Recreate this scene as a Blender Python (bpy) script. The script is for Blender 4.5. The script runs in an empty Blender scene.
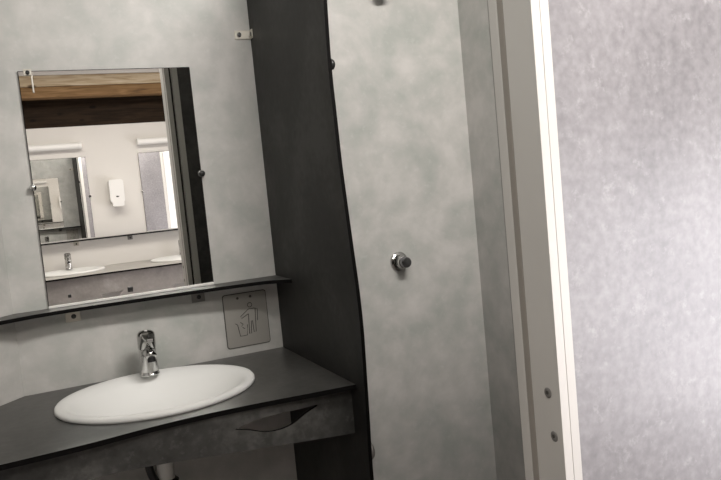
import bpy, bmesh, math
from mathutils import Vector, Matrix
C = bpy.context.scene
COL = C.collection
PI = math.pi

# ------------------------------------------------------------------ camera, light, exposure
cam_d = bpy.data.cameras.new('camera'); cam = bpy.data.objects.new('camera', cam_d); COL.objects.link(cam)
Rr = Vector((0.9030067, -0.4189891, -0.0950102)); Ru = Vector((0.1213448, 0.0365907, 0.9919358)); Rf = Vector((0.4121338, 0.9072537, -0.0838838))
M = Matrix.Identity(4)
for i in range(3):
    M[i][0] = Rr[i]; M[i][1] = Ru[i]; M[i][2] = -Rf[i]
M[0][3], M[1][3], M[2][3] = 0, 0, 1.40
cam.matrix_world = M
cam_d.sensor_width = 36; cam_d.lens = 739.5 * 36 / 721; cam_d.clip_start = 0.05
C.camera = cam
C.view_settings.view_transform = 'Standard'; C.view_settings.look = 'None'
C.view_settings.gamma = 1; C.view_settings.use_curve_mapping = False
C.view_settings.exposure = 0.0
C.cycles.glossy_bounces = 10

w = bpy.data.worlds.new('World'); C.world = w; w.use_nodes = True
w.node_tree.nodes['Background'].inputs[0].default_value = (.75, .85, 1, 1)
w.node_tree.nodes['Background'].inputs[1].default_value = 0.3

def area(name, loc, target, sx, sy, power, col):
    l = bpy.data.lights.new(name, 'AREA'); l.shape = 'RECTANGLE'; l.size = sx; l.size_y = sy
    l.energy = power; l.color = col
    o = bpy.data.objects.new(name, l); COL.objects.link(o); o.location = loc
    o.rotation_euler = (Vector(target) - Vector(loc)).to_track_quat('-Z', 'Y').to_euler()
    return o
area('corridor_ceiling_light', (0.6, -0.6, 2.52), (0.6, -0.6, 0), 2.2, 0.7, 44, (1, .95, .88))
area('shower_ceiling_light', (1.05, 0.68, 2.54), (1.30, 1.9, 0.9), 0.8, 0.25, 50, (1, .96, .92))
area('basin_ceiling_light', (0.2, 0.68, 2.54), (0.3, 1.9, 0.9), 0.6, 0.25, 7, (.96, 1, .96))
area('window_daylight', (2.66, -0.55, 0.72), (0.6, 0.5, 0.6), 1.2, 1.2, 50, (.98, .95, 1))

# ------------------------------------------------------------------ materials
def mat(name, rough=.5, metal=0, col=(.5, .5, .5)):
    m = bpy.data.materials.new(name); m.use_nodes = True
    b = m.node_tree.nodes['Principled BSDF']
    b.inputs['Base Color'].default_value = (*col, 1); b.inputs['Roughness'].default_value = rough
    b.inputs['Metallic'].default_value = metal
    return m, m.node_tree, b
def slab(name, stops, rough=.45, scale=2.2, fs=45, speck=0.0, fine=0, bump=.02, spec=.5, speckcol=(.6, .6, .6), stretch=(1, 1, 1)):
    """cloudy laminate: two noises mixed, a colour ramp, optional scratchy pale specks"""
    m, nt, b = mat(name, rough); N = nt.nodes; L = nt.links
    b.inputs['Specular IOR Level'].default_value = spec
    tc = N.new('ShaderNodeTexCoord'); mp = N.new('ShaderNodeMapping'); L.new(tc.outputs['Object'], mp.inputs[0])
    mp.inputs['Scale'].default_value = stretch
    n1 = N.new('ShaderNodeTexNoise'); n1.inputs['Scale'].default_value = scale; n1.inputs['Detail'].default_value = 7
    n1.inputs['Roughness'].default_value = .58; n1.inputs['Distortion'].default_value = .5
    L.new(mp.outputs[0], n1.inputs['Vector'])
    n2 = N.new('ShaderNodeTexNoise'); n2.inputs['Scale'].default_value = fs; n2.inputs['Detail'].default_value = 5
    L.new(mp.outputs[0], n2.inputs['Vector'])
    mx = N.new('ShaderNodeMix'); mx.data_type = 'FLOAT'; mx.inputs[0].default_value = fine
    L.new(n1.outputs[0], mx.inputs[2]); L.new(n2.outputs[0], mx.inputs[3])
    cr = N.new('ShaderNodeValToRGB'); L.new(mx.outputs[0], cr.inputs[0])
    e = cr.color_ramp.elements
    e[0].position, e[0].color = stops[0][0], (*stops[0][1], 1)
    e[1].position, e[1].color = stops[-1][0], (*stops[-1][1], 1)
    for p, c in stops[1:-1]:
        x = e.new(p); x.color = (*c, 1)
    out = cr.outputs[0]
    if speck:
        n3 = N.new('ShaderNodeTexNoise'); n3.inputs['Scale'].default_value = 38; n3.inputs['Detail'].default_value = 8
        n3.inputs['Roughness'].default_value = .7
        L.new(mp.outputs[0], n3.inputs['Vector'])
        r2 = N.new('ShaderNodeMapRange'); r2.inputs[1].default_value = .56; r2.inputs[2].default_value = .78
        r2.inputs[3].default_value = 0; r2.inputs[4].default_value = speck
        L.new(n3.outputs[0], r2.inputs[0])
        m2 = N.new('ShaderNodeMix'); m2.data_type = 'RGBA'; L.new(r2.outputs[0], m2.inputs[0])
        L.new(out, m2.inputs[6]); m2.inputs[7].default_value = (*speckcol, 1); out = m2.outputs[2]
    L.new(out, b.inputs['Base Color'])
    if bump:
        bp = N.new('ShaderNodeBump'); bp.inputs['Strength'].default_value = bump; bp.inputs['Distance'].default_value = .01
        L.new(n2.outputs[0], bp.inputs['Height']); L.new(bp.outputs[0], b.inputs['Normal'])
    return m
M_WALL = slab('pale_green_grey_laminate', [(.36, (.36, .37, .345)), (.46, (.42, .418, .395)), (.53, (.465, .455, .432)), (.62, (.53, .512, .49))], rough=.48, scale=4.2, fs=13, speck=.35, fine=.4, speckcol=(.62, .62, .60))
M_DARK = slab('anthracite_laminate', [(.36, (.011, .0108, .0102)), (.5, (.020, .0195, .018)), (.64, (.040, .039, .0365))], rough=.5, scale=3, speck=.12, fine=.25, speckcol=(.08, .08, .075), spec=.25)
M_TOP = slab('grey_concrete_look_laminate', [(.34, (.040, .039, .037)), (.5, (.066, .065, .061)), (.66, (.105, .103, .098))], rough=.36, scale=4, speck=.22, fine=.3, speckcol=(.22, .22, .21))
M_APR2 = slab('dark_concrete_look_laminate', [(.36, (.032, .032, .030)), (.52, (.056, .055, .052)), (.66, (.11, .108, .102))], rough=.45, scale=6, speck=.5, fine=.35, speckcol=(.17, .165, .16), spec=.35)
M_OUT = slab('lilac_grey_concrete_laminate', [(.34, (.180, .172, .180)), (.5, (.238, .228, .237)), (.66, (.305, .294, .305))], rough=.36, scale=3.0, fs=60, speck=.35, fine=.5, speckcol=(.62, .61, .62))
M_APR = slab('brown_grey_concrete_laminate', [(.3, (.19, .175, .16)), (.55, (.26, .24, .225)), (.75, (.36, .34, .32))], rough=.5, scale=5, speck=.2, fine=.25, speckcol=(.5, .48, .46))
M_APRT = slab('light_grey_concrete_laminate', [(.3, (.34, .325, .30)), (.7, (.46, .44, .41))], rough=.4, scale=5)
M_EDGE, _, bb = mat('black_laminate_core', .85, 0, (.004, .0035, .0035)); bb.inputs['Specular IOR Level'].default_value = .1
M_WHITE, _, _ = mat('white_painted_wall', .6, 0, (.72, .695, .66))
M_FRAME = slab('white_lacquered_metal', [(.3, (.56, .54, .51)), (.7, (.60, .58, .55))], rough=.4, scale=3, bump=0)
M_JAMB = M_FRAME
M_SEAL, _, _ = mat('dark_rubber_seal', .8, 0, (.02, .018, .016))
M_CERAM, _, bb = mat('white_ceramic', .32, 0, (.80, .80, .78))
M_CHROME, _, _ = mat('chrome', .09, 1, (.50, .50, .49))
M_STEEL, _, _ = mat('brushed_steel', .38, 1, (.42, .40, .37))
M_STEELD, _, _ = mat('dark_chrome', .25, 1, (.26, .26, .27))
M_STEEL3, _, _ = mat('satin_chrome', .22, 1, (.66, .66, .65))
M_STEEL2, _, _ = mat('pale_zinc', .4, .6, (.52, .49, .43))
M_MIRROR, _, _ = mat('mirror_silver', 0.0, 1, (.90, .895, .875))
M_BLACK, _, _ = mat('black_plastic', .35, 0, (.012, .012, .012))
M_PLASTIC, _, _ = mat('white_plastic', .3, 0, (.86, .85, .83))
M_GROOVE_SHADE, _, _ = mat('taupe_groove_shade', .7, 0, (.29, .265, .235))  # flat tone painting the shade inside the jamb groove
M_INNER_SHADE, _, _ = mat('grey_inner_shade', .5, 0, (.26, .255, .235))  # grey that paints the shaded inner side of the door stops
M_RAIL, _, _ = mat('pale_aluminium_rail', .45, .5, (.80, .79, .76))
M_GSC, _, _ = mat('dull_grey_metal', .5, .3, (.20, .19, .18))
M_GREYP, _, _ = mat('grey_plastic_pipe', .4, 0, (.72, .72, .69))
M_INK, _, _ = mat('engraved_line', .6, 0, (.06, .055, .05))
M_FLOOR = slab('brown_grey_floor', [(.3, (.13, .11, .10)), (.7, (.20, .17, .155))], rough=.5, scale=5, fine=.2)
def wood(name, a, b_, c, vec=(1.2, 14, 14)):
    m, nt, b = mat(name, .65); b.inputs['Specular IOR Level'].default_value = .12; N = nt.nodes; L = nt.links
    tc = N.new('ShaderNodeTexCoord'); mp = N.new('ShaderNodeMapping'); mp.inputs['Scale'].default_value = vec
    L.new(tc.outputs['Object'], mp.inputs[0])
    n = N.new('ShaderNodeTexNoise'); n.inputs['Scale'].default_value = 2.5; n.inputs['Detail'].default_value = 8; n.inputs['Distortion'].default_value = 1.2
    L.new(mp.outputs[0], n.inputs['Vector'])
    cr = N.new('ShaderNodeValToRGB'); e = cr.color_ramp.elements
    e[0].position, e[0].color = .3, (*a, 1); e[1].position, e[1].color = .7, (*c, 1); x = e.new(.5); x.color = (*b_, 1)
    L.new(n.outputs[0], cr.inputs[0])
    # round dark knots of the timber
    v = N.new('ShaderNodeTexVoronoi'); v.inputs['Scale'].default_value = 1.0
    mp2 = N.new('ShaderNodeMapping'); mp2.inputs['Scale'].default_value = (4.2, 1, 9); L.new(tc.outputs['Object'], mp2.inputs[0]); L.new(mp2.outputs[0], v.inputs['Vector'])
    r = N.new('ShaderNodeMapRange'); r.inputs[1].default_value = .10; r.inputs[2].default_value = .17; r.inputs[3].default_value = .85; r.inputs[4].default_value = 0
    L.new(v.outputs['Distance'], r.inputs[0])
    mx = N.new('ShaderNodeMix'); mx.data_type = 'RGBA'; L.new(r.outputs[0], mx.inputs[0]); L.new(cr.outputs[0], mx.inputs[6]); mx.inputs[7].default_value = (a[0]*.25, a[1]*.22, a[2]*.2, 1)
    L.new(mx.outputs[2], b.inputs['Base Color'])
    return m
M_WDARK = wood('dark_brown_timber', (.012, .007, .0035), (.022, .013, .007), (.036, .022, .012))
M_WMID = wood('brown_timber', (.13, .075, .035), (.22, .13, .06), (.32, .20, .10))
M_WLIGHT = wood('pale_timber', (.34, .25, .15), (.52, .42, .29), (.64, .55, .42))

# ------------------------------------------------------------------ helpers
def obj(name, bm, m, parent=None, smooth=False, bevel=0, seg=2):
    me = bpy.data.meshes.new(name)
    bmesh.ops.recalc_face_normals(bm, faces=bm.faces)
    bm.to_mesh(me); bm.free()
    ms = m if isinstance(m, (list, tuple)) else [m]
    for x in ms: me.materials.append(x)
    if smooth:
        for p in me.polygons: p.use_smooth = True
    o = bpy.data.objects.new(name, me); COL.objects.link(o)
    if parent: o.parent = parent
    if bevel:
        b = o.modifiers.new('bevel', 'BEVEL'); b.width = bevel; b.segments = seg; b.limit_method = 'ANGLE'
    return o
def tag(o, label, cat, group=None):
    o['label'] = label; o['category'] = cat
    if group: o['group'] = group
    return o
def thing(name, label, cat, loc=(0, 0, 0), group=None):
    o = bpy.data.objects.new(name, None); COL.objects.link(o); o.location = loc; o.empty_display_size = .05
    return tag(o, label, cat, group)
def struct(o, label=None):
    o['kind'] = 'structure'
    if label: o['label'] = label
    return o
def box(bm, x0, x1, y0, y1, z0, z1, mi=0):
    r = bmesh.ops.create_cube(bm, size=1)
    for v in r['verts']:
        v.co = Vector(((x0 + x1) / 2 + v.co.x * (x1 - x0), (y0 + y1) / 2 + v.co.y * (y1 - y0), (z0 + z1) / 2 + v.co.z * (z1 - z0)))
    for f in {f for v in r['verts'] for f in v.link_faces}: f.material_index = mi
    return bm
def B(*a): return box(bmesh.new(), *a)
def plate(outline, holes, f, w0, w1, edge_mi=0, bm=None):
    """flat sheet with any outline and holes; f(u, v, w) -> point"""
    bm = bm or bmesh.new(); layers = []
    for wv in (w0, w1):
        es = []; loops = []
        for lp in [outline] + holes:
            vs = [bm.verts.new(f(u, v, wv)) for u, v in lp]; loops.append(vs)
            for i in range(len(vs)): es.append(bm.edges.new((vs[i], vs[(i + 1) % len(vs)])))
        bmesh.ops.triangle_fill(bm, use_beauty=True, use_dissolve=False, edges=es)
        layers.append(loops)
    for la, lb in zip(*layers):
        n = len(la)
        for i in range(n):
            fc = bm.faces.new((la[i], la[(i + 1) % n], lb[(i + 1) % n], lb[i])); fc.material_index = edge_mi
    return bm
def cyl(bm, p0, p1, r0, r1=None, n=28, mi=0):
    r1 = r0 if r1 is None else r1
    p0, p1 = Vector(p0), Vector(p1); d = p1 - p0
    r = bmesh.ops.create_cone(bm, cap_ends=True, segments=n, radius1=r0, radius2=r1, depth=d.length)
    m = Matrix.Translation((p0 + p1) / 2) @ d.to_track_quat('Z', 'Y').to_matrix().to_4x4()
    for v in r['verts']: v.co = m @ v.co
    for f in {f for v in r['verts'] for f in v.link_faces}: f.material_index = mi
    return bm
def Cy(*a, **k): return cyl(bmesh.new(), *a, **k)
def lathe(prof, f, n=40, close=True):
    """prof = [(r, h)], f(r, angle, h) -> point"""
    bm = bmesh.new(); rings = []
    for r, h in prof:
        rings.append([bm.verts.new(f(r, 2 * PI * i / n, h)) for i in range(n)])
    for a, b in zip(rings, rings[1:]):
        for i in range(n): bm.faces.new((a[i], a[(i + 1) % n], b[(i + 1) % n], b[i]))
    if close:
        bm.faces.new(rings[0]); bm.faces.new(rings[-1])
    return bm
def axis_lathe(prof, base, axis, n=32):
    base = Vector(base); q = Vector(axis).to_track_quat('Z', 'Y')
    return lathe(prof, lambda r, a, h: base + q @ Vector((r * math.cos(a), r * math.sin(a), h)), n)
def smoothpath(pts, k=6):
    """Catmull-Rom through the points"""
    out = []; P = [pts[0]] + list(pts) + [pts[-1]]
    for i in range(1, len(P) - 2):
        for j in range(k):
            t = j / k; a, b, c, d = P[i - 1], P[i], P[i + 1], P[i + 2]
            out.append(tuple(.5 * (2 * b[n] + (c[n] - a[n]) * t + (2 * a[n] - 5 * b[n] + 4 * c[n] - d[n]) * t * t + (3 * b[n] - a[n] - 3 * c[n] + d[n]) * t ** 3) for n in range(len(b))))
    out.append(tuple(pts[-1])); return out
def tube(pts, r, n=16, bm=None):
    bm = bm or bmesh.new(); pts = [Vector(p) for p in pts]; rings = []
    up = Vector((0, 0, 1))
    for i, p in enumerate(pts):
        d = (pts[min(i + 1, len(pts) - 1)] - pts[max(i - 1, 0)]).normalized()
        s = d.cross(up) if abs(d.dot(up)) < .95 else d.cross(Vector((1, 0, 0)))
        s.normalize(); u = s.cross(d).normalized()
        rr = r[i] if isinstance(r, (list, tuple)) else r
        rings.append([bm.verts.new(p + s * rr * math.cos(2 * PI * k / n) + u * rr * math.sin(2 * PI * k / n)) for k in range(n)])
    for a, b in zip(rings, rings[1:]):
        for k in range(n): bm.faces.new((a[k], a[(k + 1) % n], b[(k + 1) % n], b[k]))
    bm.faces.new(rings[0]); bm.faces.new(rings[-1])
    return bm

# ------------------------------------------------------------------ the setting
BY = 2.400          # back wall
OY = -2.026         # opposite wall
PX = 0.762          # left face of the shower partition
SX = 1.582          # shower side wall
ZC = 0.849          # counter top
ZS = 1.098          # shelf top
XL, XR = -1.6, 2.72
HC = 2.12           # cubicle height
CEIL = 2.58
struct(obj('floor', B(XL - .1, XR + .1, OY - .1, BY + .1, -.06, 0), M_FLOOR))
struct(obj('ceiling', B(XL - .1, XR + .1, OY - .1, BY + .1, CEIL, CEIL + .06), M_WHITE))
struct(obj('wall_back', B(XL, SX + .013, BY, BY + .05, 0, CEIL), M_WALL), 'pale green-grey mottled laminate wall behind basin and shower')
lw = lambda u, v, w: (-.052 - u * .7071 - w * .7071, BY - u * .7071 + w * .7071, v)
struct(obj('wall_left', plate([(0.0, 0), (.62, 0), (.62, CEIL), (0.0, CEIL)], [], lw, 0, .03), M_WALL), 'angled pale green-grey laminate wall left of the basin')
struct(obj('wall_cubicle_left', B(-.53, -.50, 1.00, 1.99, 0, HC), M_WALL))
struct(obj('wall_right', B(SX, SX + .013, .945, BY, 0, HC), M_WALL), 'pale green-grey laminate side wall of the shower')
# front of the cubicles: lilac-grey outside, anthracite inside
def front(name, x0, x1):
    bm = box(bmesh.new(), x0, x1, .915, .930, 0, HC, 0); box(bm, x0, x1, .930, .944, 0, HC, 1)
    return struct(obj(name, bm, [M_OUT, M_DARK]), 'lilac-grey concrete-look cubicle front panel right of the door frame')
front('wall_front', .7637, 1.718)
front('wall_front_left', -1.55, -.235)['label'] = 'lilac-grey concrete-look cubicle front panel left of the doorway'
struct(obj('wall_opposite', B(XL, XR, OY - .05, OY, 0, 2.066), M_WHITE), 'white wall opposite the cubicle')
struct(obj('wall_opposite_timber', B(XL, XR, OY - .05, OY - .002, 2.066, CEIL), M_WDARK), 'dark brown timber above the white wall')
struct(obj('wall_end_left', B(XL - .05, XL, OY, BY, 0, CEIL), M_APR))
bm = bmesh.new()
box(bm, XR, XR + .05, OY, -1.25, 0, CEIL); box(bm, XR, XR + .05, .15, BY, 0, CEIL)
box(bm, XR, XR + .05, -1.25, .15, 0, .08); box(bm, XR, XR + .05, -1.25, .15, 1.40, CEIL)
struct(obj('wall_end_right', bm, M_WHITE))
bm = bmesh.new()
box(bm, XR - .01, XR + .04, -1.25, .15, .08, .12); box(bm, XR - .01, XR + .04, -1.25, .15, 1.36, 1.40)
box(bm, XR - .01, XR + .04, -1.25, -1.20, .12, 1.36); box(bm, XR - .01, XR + .04, .10, .15, .12, 1.36)
struct(obj('window_1', bm, M_FRAME))

# doorway frame (structure), right-hand jamb seen close up
d1 = bpy.data.objects.new('door_1', None); COL.objects.link(d1); d1.location = (.7306, .912, 0); struct(d1, 'off-white metal frame of the open cubicle doorway')
def jpart(name, bm, m, **k):
    o = obj(name, bm, m, d1, **k); o.matrix_parent_inverse = Matrix.Translation((-.7306, -.912, 0)); return o
bm = box(bmesh.new(), .7306, .7466, .912, .981, 0, HC); box(bm, .7474, .7637, .912, .935, 0, HC)
box(bm, .7466, .7474, .9135, .93, 0, HC)
box(bm, .7385, .752, .981, 1.0, 0, HC)
jpart('jamb', bm, M_FRAME, bevel=.0012)
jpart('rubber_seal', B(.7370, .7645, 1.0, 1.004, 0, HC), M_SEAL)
bm = box(bmesh.new(), .7306, .7535, .998, 1.022, 0, HC); box(bm, .7645, .795, .944, 1.022, 0, HC)
jpart('inner_stop', bm, M_FRAME, bevel=.003, seg=3)
jpart('groove_shade', B(.7302, .7390, .9815, .9978, 0, HC), M_GROOVE_SHADE, bevel=.003, seg=3)['label'] = 'taupe strip standing in for the shade in the jamb groove'  # added strip; its colour stands in for the groove's shadow
bm = box(bmesh.new(), .7320, .7530, 1.0221, 1.0240, 0, HC); box(bm, .7650, .7950, 1.0221, 1.0240, 0, HC)
jpart('inner_shade_strip', bm, M_INNER_SHADE)  # strips added to darken the stops' inner faces as mirrored
for z, nm in ((1.029, 'upper'), (.959, 'lower')):
    y = .941 if nm == 'upper' else .933
    sc = jpart('screw', axis_lathe([(.0085, 0), (.0085, .0006), (.0068, .0016), (.0040, .0018), (.0030, .0008)], (.7306, y, z), (-1, 0, 0), 24), M_GSC); sc['label'] = nm + ' grey screw on the pale jamb'
    dsc = obj('socket', Cy((.7290, y + .001, z), (.7296, y + .001, z), .0032, n=12), M_INK, sc)
bm = box(bmesh.new(), -.235, -.20, .912, 1.022, 0, HC); jpart('jamb', bm, M_FRAME, bevel=.0015)
bm = box(bmesh.new(), -.235, .7637, .912, 1.022, HC, HC + .04); jpart('frame_head', bm, M_FRAME, bevel=.0015)
# next cubicle's closed white door
d2 = bpy.data.objects.new('door_2', None); COL.objects.link(d2); d2.location = (1.718, .912, 0); struct(d2, 'closed white door of the neighbouring cubicle')
o = obj('jamb', B(1.718, 1.752, .912, .98, 0, HC), M_FRAME, d2); o.matrix_parent_inverse = Matrix.Translation((-1.718, -.912, 0))
o = obj('door_leaf', B(1.755, 2.70, .920, .96, .02, HC), M_PLASTIC, d2); o.matrix_parent_inverse = Matrix.Translation((-1.718, -.912, 0))

# timber beams above the opposite wall
tag(obj('timber_beam', B(XL, XR, OY + .12, OY + .26, 2.285, 2.372), M_WMID, bevel=.004), 'brown timber beam above the opposite white wall, lower of two', 'beam', 'timber beams')
tag(obj('timber_beam', B(XL, XR, OY + .12, OY + .262, 2.374, 2.462), M_WLIGHT, bevel=.004), 'pale knotty timber beam under the ceiling, upper of two', 'beam', 'timber beams')

struct(obj('trim_1', B(XL, XR, OY + .10, OY + .265, 2.464, CEIL - .001), M_WHITE), 'white ceiling trim above the timber beams')
# ------------------------------------------------------------------ shower partition
edge = [(1.764, .0), (1.762, .45), (1.761, .594), (1.757, .678), (1.749, .763), (1.739, .9), (1.732, 1.008), (1.735, 1.113), (1.746, 1.216), (1.759, 1.346), (1.768, 1.45), (1.772, 1.579), (1.775, 1.66), (1.772, 1.75), (1.763, 1.855), (1.752, 1.98), (1.75, 2.12)]
edge = smoothpath(edge, 5)
pt = thing('shower_partition', 'dark anthracite partition with wavy front edge between basin and shower', 'partition', (PX, BY, 0))
T = Matrix.Translation((-PX, -BY, 0))
def P(o, t): o.matrix_parent_inverse = Matrix.Translation(-t.location); return o
P(obj('panel', plate([(BY, 0)] + [(y, z) for y, z in edge] + [(BY, 2.12)], [], lambda u, v, w_: (w_, u, v), PX, PX + .010, 1), [M_DARK, M_EDGE], pt), pt)
for z, y, k in ((1.697, 1.786, .8), (.668, 1.778, 1.35)):
    P(obj('bolt_cap', axis_lathe([(.019*k, 0), (.019*k, .004), (.016*k, .009), (.009*k, .0125), (.003*k, .0135)], (PX + .010, y, z), (1, 0, 0)), M_BLACK if z > 1 else M_GSC, pt, smooth=True), pt)

# zinc angle bracket fixing it to the wall
br = thing('angle_bracket', 'small zinc angle bracket fixing the dark partition to the wall up high', 'bracket', (.738, BY, 1.902))
bm = box(bmesh.new(), .708, PX, BY - .004, BY, 1.888, 1.917); box(bm, PX - .004, PX, BY - .030, BY - .004, 1.888, 1.917)
P(obj('plate', bm, M_STEEL2, br, bevel=.0015), br)
P(obj('screw', axis_lathe([(.008, 0), (.008, .003), (.005, .0045)], (.722, BY - .004, 1.9025), (0, -1, 0)), M_CHROME, br), br)
P(obj('screw_socket', axis_lathe([(.0035, 0), (.0035, .0008)], (.722, BY - .0085, 1.9025), (0, -1, 0)), M_BLACK, br), br)
P(obj('screw', axis_lathe([(.007, 0), (.007, .003), (.004, .0045)], (PX - .004, BY - .019, 1.9025), (-1, 0, 0)), M_CHROME, br), br)

# ------------------------------------------------------------------ builders shared with the opposite side
S_BACK = dict(y=BY, d=-1); S_OPP = dict(y=OY, d=1)
def make_mirror(x0, x1, z0, z1, side, label, group=None):
    y, d = side['y'], side['d']; t = thing('wall_mirror', label, 'mirror', ((x0 + x1) / 2, y, z0), group)
    ya, yb = sorted((y + d * .001, y + d * .0075))
    P(obj('backing', B(x0, x1, ya, yb, z0, z1), M_EDGE, t), t)
    ya, yb = sorted((y + d * .0076, y + d * .009))
    P(obj('glass', B(x0 + .0015, x1 - .0015, ya, yb, z0, z1 - .002), M_MIRROR, t), t)
    ya, yb = sorted((y + d * .0091, y + d * .0125))
    P(obj('bottom_rail', B(x0, x1, ya, yb, z0, z0 + .0065), M_RAIL, t), t)
    zc = z0 + (z1 - z0) * .515
    for x, zz, m in ((x0, zc, M_CHROME), (x1, zc, M_BLACK)):
        P(obj('clip', axis_lathe([(.010, 0), (.010, .010), (.0085, .014), (.004, .0155)], (x, y + d * .009, zz), (0, d, 0), 24), m, t, smooth=True), t)
    return t
def make_shelf(front_pts, side, label, left_pts=None, brackets=(), group=None):
    y, d = side['y'], side['d']
    t = thing('wall_shelf', label, 'shelf', (front_pts[0][0], y, ZS), group)
    fp = smoothpath([(a, b) for a, b in front_pts], 8)
    out = fp + [(fp[-1][0], y)] + [(left_pts or (fp[0][0], y))]
    P(obj('board', plate(out, [], lambda u, v, w_: (u, v, w_), ZS - .011, ZS, 1), [M_TOP, M_EDGE], t), t)
    for i, x in enumerate(brackets):
        ya, yb = sorted((y, y + d * .004)); yc, yd = sorted((y + d * .004, y + d * .038))
        bm = box(bmesh.new(), x - .0215, x + .0215, ya, yb, ZS - .050, ZS - .011); box(bm, x - .0215, x + .0215, yc, yd, ZS - .0145, ZS - .011)
        b_ = P(obj('bracket', bm, M_STEEL2 if i == 0 else M_GSC, t, bevel=.0012), t)
        P(obj('screw', axis_lathe([(.0075, 0), (.0065, .003), (.003, .004)], (x + .002, y + d * .004, ZS - .034), (0, d, 0), 20), M_BLACK, b_), b_)
    return t
def basin_at(cx, cy, label, side, group=None, ax=.274, ay=.242):
    d = side['d']; z = ZC
    t = tag(bpy.data.objects.new('washbasin', None), label, 'basin', group); COL.objects.link(t); t.location = (cx, cy, z)
    pr = [(.93, .0, -.002), (.985, 0, -.001), (1.0, 0, .004), (.998, 0, .010), (.985, 0, .0145), (.955, 0, .0165), (.92, .002, .0155), (.885, .008, .012), (.855, .018, .006), (.82, .024, -.006),
          (.77, .028, -.028), (.70, .030, -.058), (.60, .030, -.090), (.47, .030, -.116), (.32, .030, -.132), (.16, .030, -.139), (.09, .030, -.142), (.085, .03, -.150), (.0001, .03, -.150)]
    und = [(.12, .03, -.160), (.34, .03, -.146), (.50, .03, -.128), (.64, .03, -.100), (.75, .03, -.060), (.82, .026, -.022), (.86, .015, -.002), (.93, 0, -.002)]
    bm = bmesh.new(); n = 72; rings = []
    for s, sh, h in und + pr[1:]:
        rr = []
        h = h * .8 if h < -.02 else h
        for i in range(n):
            a = 2 * PI * i / n
            rr.append(bm.verts.new((s * ax * math.cos(a), s * ay * math.sin(a) + d * sh, h)))
        rings.append(rr)
    for a, b in zip(rings, rings[1:]):
        for i in range(n): bm.faces.new((a[i], a[(i + 1) % n], b[(i + 1) % n], b[i]))
    bm.faces.new(rings[0])
    obj('bowl', bm, M_CERAM, t, smooth=True)
    obj('drain_ring', lathe([(.024, -.1190), (.024, -.1165), (.020, -.1155), (.018, -.118)], lambda r, a, h: (r * math.cos(a), r * math.sin(a) + d * .03, h), 28), M_CHROME, t, smooth=True)
    return t
def make_counter(outline, holes, side, label, group, apron_pts, apron_holes, ay0, ay1, am, tm=None):
    t = thing('washbasin_counter', label, 'counter', (outline[0][0], outline[0][1], 0), group)
    P(obj('worktop', plate(outline, holes, lambda u, v, w_: (u, v, w_), ZC - .013, ZC, 1), [tm or M_TOP, M_EDGE], t), t)
    P(obj('apron', plate(apron_pts, apron_holes, lambda u, v, w_: (u, w_, v), ay0, ay1, 1), [am, M_EDGE], t), t)
    return t
def ell(cx, cy, a, b, n=48): return [(cx + a * math.cos(2 * PI * i / n), cy + b * math.sin(2 * PI * i / n)) for i in range(n)]
def make_tap(x, y, z, d, label, group=None):
    t = tag(bpy.data.objects.new('mixer_tap', None), label, 'tap', group); COL.objects.link(t); t.location = (x, y, z)
    obj('body', axis_lathe([(.0285, 0), (.029, .003), (.0275, .006), (.0262, .012), (.0262, .078), (.0255, .082)], (0, 0, 0), (0, 0, 1)), M_STEEL3, t, smooth=False, bevel=.001)
    sp = smoothpath([(0, 0, .066), (0, d * .03, .072), (0, d * .055, .073), (0, d * .072, .068)], 5)
    obj('spout', tube(sp, [.020 - .004 * i / (len(sp) - 1) for i in range(len(sp))], 20), M_CHROME, t, smooth=True)
    obj('aerator', Cy((0, d * .066, .066), (0, d * .068, .052), .012), M_BLACK, t)
    obj('cartridge_cap', axis_lathe([(.0262, 0), (.0270, .004), (.0270, .036), (.0255, .044), (.020, .050), (.010, .053), (.002, .0535)], (0, 0, .084), (0, d * .10, 1)), M_CHROME, t, smooth=True)
    bm = plate([(-.017, .0), (.017, .0), (.0145, .060), (.010, .068), (-.010, .068), (-.0145, .060)], [], lambda u, v, w_: (u, d * (.030 + v * .80), .121 - v * .10 + w_), 0, .009)
    lv = obj('lever', bm, M_CHROME, t, bevel=.002)
    obj('lever_slot', plate([(-.0035, .022), (.0035, .022), (.0035, .054), (-.0035, .054)], [], lambda u, v, w_: (u, d * (.030 + v * .80), .1301 - v * .10 + w_), 0, .0012), M_BLACK, t)
    obj('temperature_dot', axis_lathe([(.005, 0), (.005, .001), (.002, .0014)], (0, d * .010, .1372), (0, d * .10, 1), 16), M_PLASTIC, t)
    return t

# ------------------------------------------------------------------ basin corner
make_mirror(.045, .547, ZS + .001, 1.802, S_BACK, 'frameless rectangular wall mirror resting on shelf above the near basin')
# metal corner clip at the top left of the mirror
wm = bpy.data.objects['wall_mirror']
for x, z, k in ((.284, 1.122, .0075), (.107, 1.128, .0045)):
    P(obj('clip', B(x - k, x + k, BY - .016, BY - .009, z - k, z + k), M_BLACK, wm, bevel=.001), wm)['label'] = 'black square clip near the lower edge'
cc = thing('mirror_corner_clip', 'small bright metal clip on the top left corner of the near mirror', 'clip', (.074, BY, 1.80))
bm = box(bmesh.new(), .060, .082, BY - .016, BY, 1.8025, 1.8065); box(bm, .060, .082, BY - .016, BY - .0135, 1.788, 1.8025)
box(bm, .0785, .0835, BY - .0135, BY - .0105, 1.738, 1.7885)
P(obj('hook', bm, M_STEEL2, cc, bevel=.001), cc)
P(obj('screw', axis_lathe([(.006, 0), (.006, .003), (.003, .005)], (.071, BY - .016, 1.796), (0, -1, 0), 20), M_BLACK, cc), cc)

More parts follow.
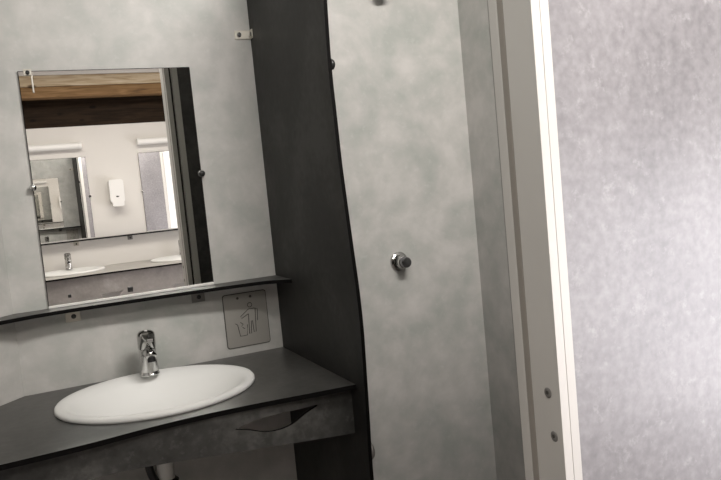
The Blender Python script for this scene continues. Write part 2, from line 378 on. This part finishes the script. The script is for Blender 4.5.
make_shelf([(-.165, 2.225), (-.085, 2.283), (.02, 2.313), (.157, 2.322), (.42, 2.316), (.62, 2.300), (.70, 2.283), (PX - .001, 2.235)], S_BACK,
           'thin dark grey wall shelf below the near mirror', left_pts=None, brackets=(.109, .492))
sh = bpy.data.objects['wall_shelf']
# close the outline against the angled wall
for c in list(sh.children):
    if c.name.startswith('board'): bpy.data.objects.remove(c)
fp = smoothpath([(-.200, 2.250), (-.085, 2.283), (.02, 2.313), (.157, 2.322), (.42, 2.316), (.62, 2.300), (.70, 2.283), (PX - .001, 2.235)], 8)
P(obj('board', plate(fp + [(PX - .001, BY - .001), (-.052, BY - .001)], [], lambda u, v, w_: (u, v, w_), ZS - .011, ZS, 1), [M_APR2, M_EDGE], sh), sh)

cf = smoothpath([(-.50, 1.800), (-.25, 1.788), (-.106, 1.787), (.068, 1.797), (.223, 1.818), (.36, 1.826), (.50, 1.820), (.64, 1.806), (PX - .001, 1.796)], 6)
outl = cf + [(PX - .001, BY - .001), (-.052, BY - .001), (-.498, 1.954)]
ap = [(x, ZC - .0135) for x in (-.498, PX - .001)] + smoothpath([(PX - .001, .704), (.586, .718), (.385, .735), (.26, .746), (.14, .753), (0, .752), (-.498, .745)], 6)
slot = smoothpath([(.430, .791), (.490, .803), (.545, .806), (.600, .805), (.660, .806), (.625, .790), (.586, .770), (.550, .763), (.510, .766), (.470, .780), (.430, .791)], 4)[:-1]
ct = make_counter(outl, [ell(.293, 2.110, .240, .216)], S_BACK, 'dark concrete-look counter with wavy front holding the near basin', None, ap, [slot], 1.832, 1.842, M_APR2, M_TOP)
basin_at(.2925, 2.116, 'oval white ceramic basin set in the near dark counter', S_BACK)
make_tap(.301, 2.300, ZC + .016, -1, 'chrome single-lever mixer tap on the near white basin')
# outlet under the bowl
tr = thing('drain_trap', 'grey bottle trap with black nuts under the near basin', 'drain pipe', (.280, 2.068, .60))
P(obj('tail_pipe', Cy((.280, 2.068, .56), (.280, 2.068, .689), .023), M_GREYP, tr, smooth=False), tr)
P(obj('nut', axis_lathe([(.030, 0), (.034, .006), (.034, .026), (.027, .032)], (.280, 2.068, .590), (0, 0, 1), 12), M_BLACK, tr), tr)
P(obj('overflow_hose', tube(smoothpath([(.262, 2.06, .60), (.242, 2.06, .64), (.234, 2.065, .69), (.232, 2.07, .72)], 4), .011), M_BLACK, tr, smooth=True), tr)
P(obj('bottle', axis_lathe([(.020, 0), (.034, .012), (.036, .07), (.036, .13), (.026, .138)], (.280, 2.068, .445), (0, 0, 1)), M_GREYP, tr, smooth=False), tr)
P(obj('waste_arm', tube(smoothpath([(.287, 2.09, .54), (.287, 2.2, .54), (.287, BY, .54)], 4), .017), M_GREYP, tr, smooth=True), tr)

# litter flap with figure
fl = thing('waste_flap', 'brushed steel waste flap with litter figure beside the near basin', 'waste bin', (.644, BY, .876))
fx0, fx1, fz0, fz1 = .572, .717, .877, 1.054
def rr(x0, x1, z0, z1, r, n=5):
    o = []
    for cx, cz, a0 in ((x1 - r, z1 - r, 0), (x0 + r, z1 - r, PI / 2), (x0 + r, z0 + r, PI), (x1 - r, z0 + r, 1.5 * PI)):
        for i in range(n + 1): o.append((cx + r * math.cos(a0 + i * PI / 2 / n), cz + r * math.sin(a0 + i * PI / 2 / n)))
    return o
fw_ = lambda u, v, w_: (u, BY - w_, v)
P(obj('rim', plate(rr(fx0 - .0025, fx1 + .0025, fz0 - .0025, fz1 + .0025, .009), [], fw_, 0.0, .002), M_INK, fl), fl)
M_FLAP, _, _ = mat('dull_steel_sheet', .48, .35, (.36, .345, .315))
P(obj('flap', plate(rr(fx0, fx1, fz0, fz1, .008), [], fw_, .002, .0045), M_FLAP, fl), fl)
for x in (.620, .664):
    P(obj('screw', axis_lathe([(.0045, 0), (.004, .002), (.002, .0026)], (x, BY - .0045, 1.040 + (x - .62) * .02), (0, -1, 0), 16), M_INK, fl), fl)
bm = bmesh.new(); yy = BY - .0052
def line(pts, r=.0011):
    tube([(x, yy, z) for x, z in pts], r, 6, bm)
def fig(pts): return [(.572 + .145 * a, .877 + .177 * b) for a, b in pts]   # figure drawn in flap fractions
hx, hz = .60, .765
line([(.572 + .145 * hx + .0075 * math.cos(t * PI / 8), .877 + .177 * hz + .0075 * math.sin(t * PI / 8)) for t in range(17)])
line(fig([(.70, .69), (.56, .69), (.36, .57), (.38, .53), (.55, .60)]))
line(fig([(.55, .60), (.53, .22), (.58, .22), (.60, .46), (.63, .46), (.64, .24), (.69, .24), (.72, .69)]))
line(fig([(.70, .69), (.77, .67), (.75, .45)]))
line(fig([(.27, .42), (.31, .20), (.47, .20), (.50, .40)]))
line(fig([(.27, .42), (.22, .45)])); line(fig([(.34, .46), (.40, .42), (.36, .38)])); line(fig([(.38, .36), (.43, .33)]))
P(obj('figure_outline', bm, M_INK, fl), fl)

# ------------------------------------------------------------------ shower fittings
vx, vz = 1.236, 1.081
sv = thing('shower_valve', 'round chrome push-button shower valve on the pale wall', 'valve', (vx, BY, vz))
P(obj('flange', axis_lathe([(.036, 0), (.036, .003), (.034, .008), (.029, .011), (.026, .012)], (vx, BY, vz), (0, -1, 0), 40), M_CHROME, sv, smooth=False, bevel=.0006), sv)
P(obj('collar', axis_lathe([(.024, 0), (.0245, .014), (.022, .018), (.0215, .030)], (vx, BY - .012, vz), (0, -1, 0), 36), M_CHROME, sv, bevel=.0006), sv)
P(obj('push_button', axis_lathe([(.0185, 0), (.0195, .003), (.0195, .020), (.0175, .0235), (.006, .0245)], (vx, BY - .040, vz), (0, -1, 0), 36), M_STEELD, sv, bevel=.0006), sv)
hd = thing('overhead_shower', 'black-and-chrome shower head high on the pale shower wall', 'shower head', (1.245, BY, 2.05))
P(obj('wall_mount', axis_lathe([(.026, 0), (.026, .004), (.020, .012), (.018, .03)], (1.245, BY, 2.070), (0, -1, 0)), M_BLACK, hd), hd)
P(obj('nozzle', axis_lathe([(.014, 0), (.018, .012), (.026, .040), (.027, .048), (.022, .051)], (1.245, BY - .028, 2.066), (0, -.75, -.66)), M_BLACK, hd), hd)

# ------------------------------------------------------------------ opposite side (seen in the mirror)
make_mirror(.067, .569, ZS + .001, 1.802, S_OPP, 'frameless wall mirror on the opposite wall, left of the soap dispenser', 'mirrors on the opposite wall')
make_mirror(1.012, 1.514, ZS + .001, 1.802, S_OPP, 'frameless wall mirror on the opposite wall, right of the soap dispenser', 'mirrors on the opposite wall')
make_shelf([(-.7, OY + .08), (0, OY + .085), (.8, OY + .08), (1.6, OY + .085), (2.0, OY + .08)], S_OPP, 'thin dark shelf running under the mirrors on the opposite wall', brackets=(.41, .86))
cy = OY + .30
cfo = smoothpath([(-.7, OY + .71), (0.0, OY + .73), (.6, OY + .71), (1.2, OY + .73), (2.0, OY + .71)], 6)
ap = [(-.7, ZC - .0135)] + [(-.7, .60)] + smoothpath([(0, .585), (.6, .60), (1.2, .585), (2.0, .60)], 5) + [(2.0, ZC - .0135)]
slots = [smoothpath([(a + .0, .668), (a + .05, .684), (a + .13, .686), (a + .17, .690), (a + .13, .656), (a + .06, .650), (a + .0, .668)], 4)[:-1] for a in (.50, 1.06)]
make_counter(cfo + [(2.0, OY + .001), (-.7, OY + .001)], [ell(.318, cy + .006, .240, .216), ell(1.243, cy + .006, .240, .216)], S_OPP, 'long brown-grey concrete-look counter with two basins along the opposite wall', None, ap, slots, OY + .68, OY + .69, M_APR, M_APRT)
for cx, nm in ((.318, 'left of the soap dispenser'), (1.243, 'right of the soap dispenser')):
    basin_at(cx, cy, 'oval white basin in the opposite counter, ' + nm, S_OPP, 'basins in the opposite counter')
    make_tap(cx + (.005 if cx < 1 else .04), cy - .20, ZC + .016, 1, 'chrome mixer tap on the opposite basin, ' + nm, 'taps on the opposite counter')
    l = thing('wall_lamp', 'long white wall lamp above the opposite mirror, ' + nm, 'lamp', (cx, OY, 1.90), 'wall lamps on the opposite wall')
    P(obj('housing', B(cx - .235, cx + .235, OY, OY + .03, 1.872, 1.925), M_PLASTIC, l, bevel=.004), l)
    bm = Cy((cx - .21, OY + .045, 1.898), (cx + .21, OY + .045, 1.898), .028, n=28)
    P(obj('diffuser', bm, M_PLASTIC, l, smooth=False), l)
    for s in (-1, 1):
        P(obj('end_cap', Cy((cx + s * .205, OY + .045, 1.898), (cx + s * .232, OY + .045, 1.898), .031, n=28), M_PLASTIC, l, bevel=.004), l)
sd = thing('soap_dispenser', 'white wall-mounted soap dispenser between the opposite mirrors', 'soap dispenser', (.787, OY, 1.36))
P(obj('body', plate(rr(.728, .848, 1.385, 1.585, .022), [], lambda u, v, w_: (u, OY + w_, v), 0, .085), M_PLASTIC, sd, bevel=.014, seg=4), sd)
P(obj('push_bar', plate(rr(.740, .836, 1.352, 1.395, .014), [], lambda u, v, w_: (u, OY + w_, v), 0, .10), M_PLASTIC, sd, bevel=.008, seg=3), sd)
P(obj('lock_window', plate(ell(.788, 1.437, .013, .006, 20), [], lambda u, v, w_: (u, OY + w_, v), .085, .0865), M_INK, sd), sd)
